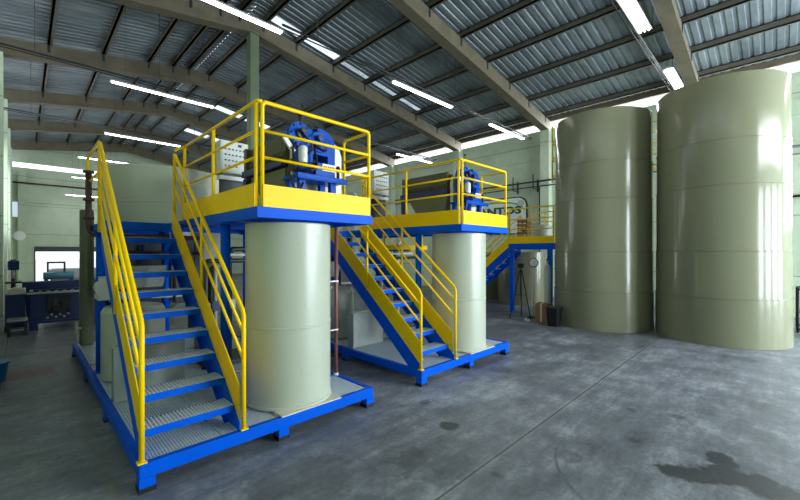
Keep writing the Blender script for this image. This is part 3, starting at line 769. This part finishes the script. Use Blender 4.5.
def ladder(x, y, dirx, diry, z0, z1, back, label):
    t = thing('tank_ladder', (x, y, z0), label, 'ladder')
    for s in (-1, 1): MB().tube((x+s*.17*dirx, y+s*.17*diry, z0), (x+s*.17*dirx, y+s*.17*diry, z1), .022, 8).build('rail', 'yellow', t)
    z = z0+.15
    while z < z1-.05:
        MB().tube((x-.17*dirx, y-.17*diry, z), (x+.17*dirx, y+.17*diry, z), .014, 8).build('rung', 'yellow', t); z += .28
    for k in range(3):
        z = z0+.1+k*(z1-z0-.5)/2
        b = MB()
        for s in (-1, 1): b.tube((x+s*.17*dirx, y+s*.17*diry, z), (x+s*.17*dirx+back[0], y+s*.17*diry+back[1], z), .02, 8)
        b.build('bracket', 'yellow', t)
ladder(9.99, 4.25, .92, .39, 3.62, 5.02, (-.02, -.2), 'yellow ladder on the left flank of the left storage tank')
ladder(11.02, 2.19, .6, .8, 3.7, 5.05, (-.25, .17), 'yellow ladder in the gap between the two storage tanks')

# ------------------------------------------------------------------ wall sign and wall pipes
sx = XR-.05
sg = thing('wall_sign', (XR, 8.75, 3.2), 'white company sign with dark green lettering on the side wall', 'sign')
def rrect(y0, y1, z0, z1, r_, n=8):
    out = []
    for cy, cz, a0 in ((y1-r_, z1-r_, 0), (y0+r_, z1-r_, PI/2), (y0+r_, z0+r_, PI), (y1-r_, z0+r_, 1.5*PI)):
        for i in range(n+1):
            a = a0+i/n*PI/2; out.append((cy+r_*math.cos(a), cz+r_*math.sin(a)))
    return out
MB().prism(rrect(7.18, 10.35, 2.45, 4.0, .38), 'x', sx, XR).build('border', 'dark', sg)
MB().prism(rrect(7.23, 10.30, 2.50, 3.95, .35), 'x', sx-.012, sx).build('board', 'sign', sg)
def text_obj(body, size, off, m, parent, ybase, zbase, xpos, width):
    cu = bpy.data.curves.new('t', 'FONT'); cu.body = body; cu.size = size; cu.extrude = .006; cu.offset = off
    o = bpy.data.objects.new('t', cu); COL.objects.link(o)
    bpy.context.view_layer.update()
    me = bpy.data.meshes.new_from_object(o.evaluated_get(bpy.context.evaluated_depsgraph_get()))
    bpy.data.objects.remove(o); bpy.data.curves.remove(cu)
    xs_ = [v.co.x for v in me.vertices]; x0, x1 = min(xs_), max(xs_); k = width/(x1-x0)
    w = Vector(parent.location)
    for v in me.vertices:
        a, b_, c = v.co
        v.co = Vector((xpos-c, ybase-(a-x0)*k, zbase+b_))-w
    me.materials.append(M[m]); q = bpy.data.objects.new('lettering', me); COL.objects.link(q); q.parent = parent
    return q
text_obj('SANTOS', .42, .016, 'darkgreen', sg, 9.70, 3.31, sx-.02, 2.27)
def arc_band(cy, cz, ry, rz, a0, a1, t0, t1, x, n=40):
    mb = MB(); P0 = []; 
    for i in range(n+1):
        f_ = i/n; a = a0+(a1-a0)*f_; th = t0+(t1-t0)*math.sin(f_*PI)
        c, s = math.cos(a), math.sin(a)
        ring = [(x, cy+(ry-th/2)*c, cz+(rz-th/2)*s), (x, cy+(ry+th/2)*c, cz+(rz+th/2)*s), (x-.006, cy+(ry+th/2)*c, cz+(rz+th/2)*s), (x-.006, cy+(ry-th/2)*c, cz+(rz-th/2)*s)]
        P0.append([mb.bm.verts.new(q) for q in ring])
    for A, B in zip(P0, P0[1:]):
        for j in range(4): mb.bm.faces.new([A[j], A[(j+1)%4], B[(j+1)%4], B[j]])
    mb.bm.faces.new(P0[0][::-1]); mb.bm.faces.new(P0[-1])
    return mb
arc_band(8.55, 3.42, 1.25, .40, math.radians(-175), math.radians(-190)-PI*.75, .02, .07, sx-.014).build('swoosh', 'green', sg)

def wallpipe(pts, r_, label, m_='dark'):
    b = MB()
    for q in pts: b.pipe(q, r_, 8)
    return tag(b.build('wall_pipe', m_, loc=pts[0][0]), label, 'pipe')
xw = XR-.12
wallpipe([[(xw-.25, 14.5, 4.46), (xw-.25, -1.5, 4.46)]], .035, 'dark pipe running along the side wall above the sign, upper one')
wallpipe([[(xw-.25, 14.5, 4.26), (xw-.25, -1.5, 4.26)]], .022, 'thin dark pipe along the side wall just over the sign')
wallpipe([[(xw, 6.62, 4.26), (xw, 6.62, .4)]], .03, 'dark upright pipe on the wall right of the sign')
for y, lb in ((7.6, 'dark bracket holding the pipes just above the wall sign'), (6.75, 'dark bracket holding the pipes beside the upright wall pipe')):
    tag(MB().box(XR-.42, XR, y-.02, y+.02, 4.19, 4.215).box(XR-.42, XR-.40, y-.02, y+.02, 4.215, 4.75).box(XR-.03, XR, y-.03, y+.03, 4.1, 4.6).build('pipe_bracket', 'dark', loc=(XR-.2, y, 4.2)), lb, 'bracket')
wallpipe([[(xw, -.1, 3.2), (xw, -3.5, 3.2)], ], .035, 'dark pipe on the side wall right of the storage tanks')
wallpipe([[(-.7, YF-.35, 5.55), (3.8, YF-.35, 5.55)]], .05, 'brown pipe running along the top of the far end wall', 'brown_pipe')

# ------------------------------------------------------------------ things under and beside the far platform
tri = thing('camera_tripod', (9.15, 4.72, 0), 'black camera tripod standing in front of the far platform', 'tripod')
cx, cy = 9.15, 4.72
for i in range(3):
    a = .4+i*2*PI/3
    MB().tube((cx+.03*math.cos(a), cy+.03*math.sin(a), 1.25), (cx+.30*math.cos(a), cy+.30*math.sin(a), 0), .017, 8, r1=.010).build('leg', 'black', tri)
b = MB()
for i in range(3):
    a, a2 = .4+i*2*PI/3, .4+(i+1)*2*PI/3
    b.tube((cx, cy, .62), (cx+.165*math.cos(a), cy+.165*math.sin(a), .62), .007, 6)
b.build('spreader', 'black', tri)
MB().tube((cx, cy, .6), (cx, cy, 1.32), .014, 8).tube((cx, cy, 1.22), (cx, cy, 1.28), .035, 10).build('centre_column', 'black', tri)
MB().box(cx-.05, cx+.05, cy-.06, cy+.06, 1.32, 1.43).tube((cx-.09, cy, 1.39), (cx-.05, cy, 1.39), .035, 12).build('head', 'black', tri)
gs = thing('gauge_stand', (9.55, 4.56, 0), 'slim stand with a round white dial beside the tripod', 'gauge')
gx, gy = 9.55, 4.56
MB().tube((gx, gy, .02), (gx, gy, 1.36), .022, 10).build('pole', 'grey', gs)
MB().lathe([(.16, 0), (.16, .02), (.03, .03)], gx, gy, 20).build('base', 'dark', gs)
d0 = Vector((-.9, -.42, 0)).normalized()
c0 = Vector((gx, gy, 1.45))
MB().tube(c0+d0*.0, c0+d0*.06, .12, 24).build('dial_case', 'dark', gs)
MB().tube(c0+d0*.06, c0+d0*.066, .10, 24).build('dial_face', 'white', gs)
MB().bar(c0+d0*.069+Vector((0,0,-.03)), c0+d0*.069+Vector((.02,-.04,.06)), .012, .004).build('needle', 'black', gs)
cb = thing('cardboard_box', (9.15, 4.11, 0), 'brown cardboard box on the floor below the dial stand', 'box')
MB().box(9.0, 9.3, 3.96, 4.26, 0, .46).build('box_body', 'wood', cb, bevel=.004)
MB().box(8.997, 9.0, 4.09, 4.13, .02, .46).box(9.0, 9.3, 4.09, 4.13, .46, .463).build('tape', 'cream', cb)
bi = thing('waste_bin', (9.0, 3.72, 0), 'black open bin on the floor left of the left storage tank', 'bin')
bx, by = 8.81, 3.71
bi.location = (bx, by, 0)
MB().quadbox([(bx-.11, by-.11, 0), (bx+.11, by-.11, 0), (bx+.11, by+.11, 0), (bx-.11, by+.11, 0), (bx-.135, by-.135, .42), (bx+.135, by-.135, .42), (bx+.135, by+.135, .42), (bx-.135, by+.135, .42)]).build('bin_body', 'black', bi, bevel=.01)
MB().box(bx-.147, bx+.147, by-.147, by+.147, .42, .45).build('rim', 'dark', bi, bevel=.006)
bi.location = (bx, by, 0)
gc = thing('gas_cylinder', (9.85, 4.28, 0), 'grey upright gas bottle beside the left storage tank', 'cylinder')
MB().lathe([(.07, 0), (.08, .02), (.08, 1.25), (.065, 1.36), (.03, 1.42), (.03, 1.5)], 9.72, 4.27, 24).build('bottle', 'grey', gc)
gc.location = (9.85, 4.28, 0)
MB().tube((9.72, 4.27, 1.5), (9.72, 4.27, 1.56), .022, 8).box(9.66, 9.78, 4.26, 4.28, 1.53, 1.55).build('valve', 'dark', gc)
for (x, y, a, L, lb) in ((9.0, 4.52, .3, .16, 'small pale tool lying on the floor under the tripod'), (8.92, 4.38, 1.6, .12, 'small pale offcut lying on the floor before the dial stand')):
    tag(MB().bar((x, y, .02), (x+L*math.cos(a), y+L*math.sin(a), .02), .05, .04).tube((x, y, .03), (x+.05, y+.02, .03), .03, 8).build('hand_tool', 'white', loc=(x, y, 0)), lb, 'tool')
# black tubular trolley at the right edge
tc = thing('trolley', (11.7, -.38, 0), 'black tubular trolley frame at the right edge behind the big tank', 'trolley')
b = MB()
for y in (-.30, -.85):
    b.pipe([(11.6, y, .95), (11.6, y, .10), (11.63, y, .05), (11.7, y, .03), (12.2, y, .03), (12.27, y, .05), (12.3, y, .10), (12.3, y, .95)], .022, 8)
for z in (.10, .95):
    b.tube((11.6, -.3, z), (11.6, -.85, z), .02, 8).tube((12.3, -.3, z), (12.3, -.85, z), .02, 8)
for y in (-.3, -.85): b.tube((11.6, y, .95), (12.3, y, .95), .02, 8)
b.build('tube_frame', 'black', tc)
MB().box(11.6, 12.3, -.85, -.3, .45, .47).build('shelf', 'dark', tc)
# blue bucket at the left edge
bk = thing('bucket', (-.36, 7.42, 0), 'blue plastic bucket at the left edge on the red floor mark', 'bucket')
MB().lathe([(.14, 0), (.145, .01), (.175, .24), (.188, .245), (.188, .262), (.17, .262)], -.33, 7.42, 32).build('bucket_body', 'bucket', bk)
bk.location = (-.33, 7.42, 0)
MB().pipe([(-.33+.18*math.cos(a), 7.42, .24-.02+.04*abs(math.sin(a))) for a in [PI*i/10 for i in range(11)]], .005, 6).build('handle', 'dark', bk)

# ------------------------------------------------------------------ workshop machines at the far left
wk = thing('roller_table', (1.4, 11.8, 0), 'long navy machine bed with a pale top rail by the far doorway', 'machine')
MB().box(.12, 2.9, 11.6, 11.66, .14, .80).build('front_panel', 'navy', wk, bevel=.01)
MB().box(.12, 2.9, 12.1, 12.16, .30, .86).box(.12, .18, 11.66, 12.1, .3, .86).build('back_panel', 'navy', wk)
MB().box(.08, 2.95, 11.56, 11.64, .80, .84).build('top_rail', 'steel', wk)
MB().box(.12, 2.9, 11.57, 11.60, .14, .20).build('lower_beam', 'navy', wk)
for x in (.18, 1.2, 2.7):
    for y in (11.64, 12.1): MB().box(x-.07, x+.07, y-.05, y+.05, 0, .32).build('leg', 'navy', wk)
b = MB()
for i in range(9):
    b.tube((.42+random.random()*.36, 11.54, .34+random.random()*.38), (.42+random.random()*.36, 11.53, .34+random.random()*.38), .02, 6)
b.box(.4, .8, 11.54, 11.6, .38, .76); b.build('valve_cluster', 'dark', wk)
b = MB()
for i in range(6): b.ball((.40+i*.07, 11.57, .26+.06*(i % 2)), .03, 8)
b.build('fitting', 'steel', wk)
for i in range(18): MB().tube((.3+i*.14, 11.68, .80), (.3+i*.14, 12.08, .80), .04, 10).build('roller', 'dark', wk)
pb = thing('press_brake', (1.3, 13.0, 0), 'dark navy beam machine behind the roller table', 'machine')
MB().box(.0, 3.0, 12.9, 13.15, .80, 1.0).build('upper_beam', 'navy', pb, bevel=.01)
for x in (.1, .62, 1.14, 1.66, 2.2, 2.9): MB().box(x-.03, x+.03, 12.95, 13.1, .0, .80).build('post', 'navy', pb)
MB().box(.0, 3.0, 12.93, 13.12, .45, .68).build('lower_beam', 'navy', pb)
for x0_, x1_ in ((.66, 1.11), (1.17, 1.63), (1.69, 2.17), (2.23, 2.87)): MB().box(x0_, x1_, 13.0, 13.06, .70, .785).build('gap_daylight_strip', 'white', pb)  # white strips painted in for the bright background seen through the gaps
td = thing('rolled_sheet', (.4, 13.6, 0), 'teal cylinder lying on a stand behind the navy machine', 'roll')
MB().tube((.40, 13.9, 1.09), (1.02, 13.9, 1.09), .10, 24).build('roll_body', 'teal', td)
for x in (.46, .96): MB().box(x-.04, x+.04, 13.8, 14.0, 0, 1.0).build('stand', 'navy', td)
wc = thing('covered_machine', (1.4, 15.0, 0), 'white covered machine top in front of the bright doorway', 'machine')
MB().box(.55, 2.6, 14.8, 15.5, .9, 1.24).build('cover', 'white', wc, bevel=.08)
MB().box(.6, 2.5, 14.9, 15.4, 0, .9).build('body', 'navy', wc)
MB().box(.5, .9, 14.7, 14.8, 1.4, 1.45).box(.5, .54, 14.7, 14.8, 1.1, 1.4).box(.86, .9, 14.7, 14.8, 1.1, 1.4).build('handle_bar', 'dark', wc)
cbn = thing('machine_cabinet', (-.05, 12.0, 0), 'navy cabinet with a cream box on top at the far left', 'cabinet')
MB().box(-.26, .06, 11.75, 12.2, .12, .80).build('cabinet_body', 'navy', cbn, bevel=.01)
MB().box(-.25, .05, 11.74, 11.75, .15, .78).build('door', 'navy', cbn)
MB().box(-.27, .07, 11.74, 12.21, 0, .12).build('plinth', 'dark', cbn)
ct = thing('switch_box', (-.05, 11.95, .8), 'cream switch box lying on the navy cabinet at the far left', 'box')
MB().box(-.22, .06, 11.8, 12.15, .80, .92).build('box_body', 'cream', ct, bevel=.012)
MB().box(-.14, -.0, 11.86, 12.06, .92, .95).build('cover', 'cream', ct, bevel=.01)
lb_ = thing('low_bench', (-.1, 11.2, 0), 'low dark bench with a pale top in front of the navy cabinet', 'bench')
MB().box(-.22, .09, 11.05, 11.45, .30, .34).build('bench_top', 'steel', lb_)
for x in (-.19, .06):
    for y in (11.08, 11.42): MB().box(x-.025, x+.025, y-.025, y+.025, 0, .30).build('leg', 'dark', lb_)
MB().box(-.2, .07, 11.1, 11.4, .10, .13).build('shelf', 'steel', lb_)
dp = thing('drill_press', (-.15, 13.0, 0), 'dark pillar drill standing against the far left columns', 'drill')
MB().tube((-.15, 13.2, 0), (-.15, 13.2, 1.55), .045, 14).build('pillar_tube', 'dark', dp)
MB().box(-.28, .0, 13.0, 13.4, 0, .06).build('base', 'dark', dp)
MB().box(-.24, -.04, 12.86, 13.3, 1.3, 1.52).build('head', 'navy', dp, bevel=.02)
MB().tube((-.15, 12.93, 1.1), (-.15, 12.93, 1.3), .03, 10).build('spindle', 'grey', dp)
MB().box(-.28, -.0, 12.82, 13.12, .98, 1.02).build('table', 'dark', dp)
wh = thing('wall_fan', (.0, 29.6, 1.3), 'small pale wall fan on the far end wall pilaster', 'fan')
wh.location = (.0, YF-.36, 2.6)
MB().tube((-.1, YF-.44, 2.6), (-.1, YF-.52, 2.6), .26, 20).build('fan_guard', 'white', wh)
MB().box(-.14, -.06, YF-.44, YF-.3, 2.55, 2.65).build('bracket', 'dark', wh)

# ------------------------------------------------------------------ daylight, world, camera
wd = bpy.data.worlds.new('World'); SC.world = wd; wd.use_nodes = True
bg = wd.node_tree.nodes['Background']; bg.inputs[0].default_value = (.86, .94, 1, 1); bg.inputs[1].default_value = 1.8

def area(name, loc, rot, sx_, sy_, e, colr):
    l = bpy.data.lights.new(name, 'AREA'); l.shape = 'RECTANGLE'; l.size = sx_; l.size_y = sy_; l.energy = e; l.color = colr
    o = bpy.data.objects.new(name, l); COL.objects.link(o); o.location = loc; o.rotation_euler = rot
    return o
for xa_, xb_ in LEAF:
    area('loading_door_daylight', ((xa_+xb_)/2, YN-.25, 1.95), (PI/2, 0, 0), xb_-xa_, 3.8, 410, (.80, .91, 1))
area('right_window_daylight', (XR+.25, -4.15, 3.85), (0, PI/2, 0), 2.8, 5.6, 480, (.86, .94, 1))
area('eave_daylight', (XR+.5, 11.0, 6.72), (0, PI/2, 0), .3, 34, 1000, (.92, .97, 1))
area('side_window_daylight', (XL-.25, 20.5, 3.9), (0, -PI/2, 0), 3.0, 11.0, 240, (.92, .97, 1))
area('added_high_fill', ((NX0+NX1)/2, YN-.25, 5.4), (PI/2, 0, 0), NX1-NX0, 1.4, 820, (.86, .94, 1))  # unseen high opening and fill light, added to brighten the rear tanks
area('far_door_daylight', ((DX0+DX1)/2, YF+.3, .9), (-PI/2, 0, 0), DX1-DX0, 1.7, 120, (1, .98, .94))

cam = bpy.data.cameras.new('Camera'); co = bpy.data.objects.new('Camera', cam); COL.objects.link(co)
cam.sensor_width = 36; cam.lens = 378/800*36; cam.shift_y = .0015; cam.clip_start = .05; cam.clip_end = 300
co.location = (0, 0, 1.75); co.rotation_euler = (PI/2, 0, -PI/4)
SC.camera = co
vs = SC.view_settings
vs.view_transform = 'Standard'; vs.look = 'None'; vs.gamma = 1; vs.exposure = .1; vs.use_curve_mapping = False
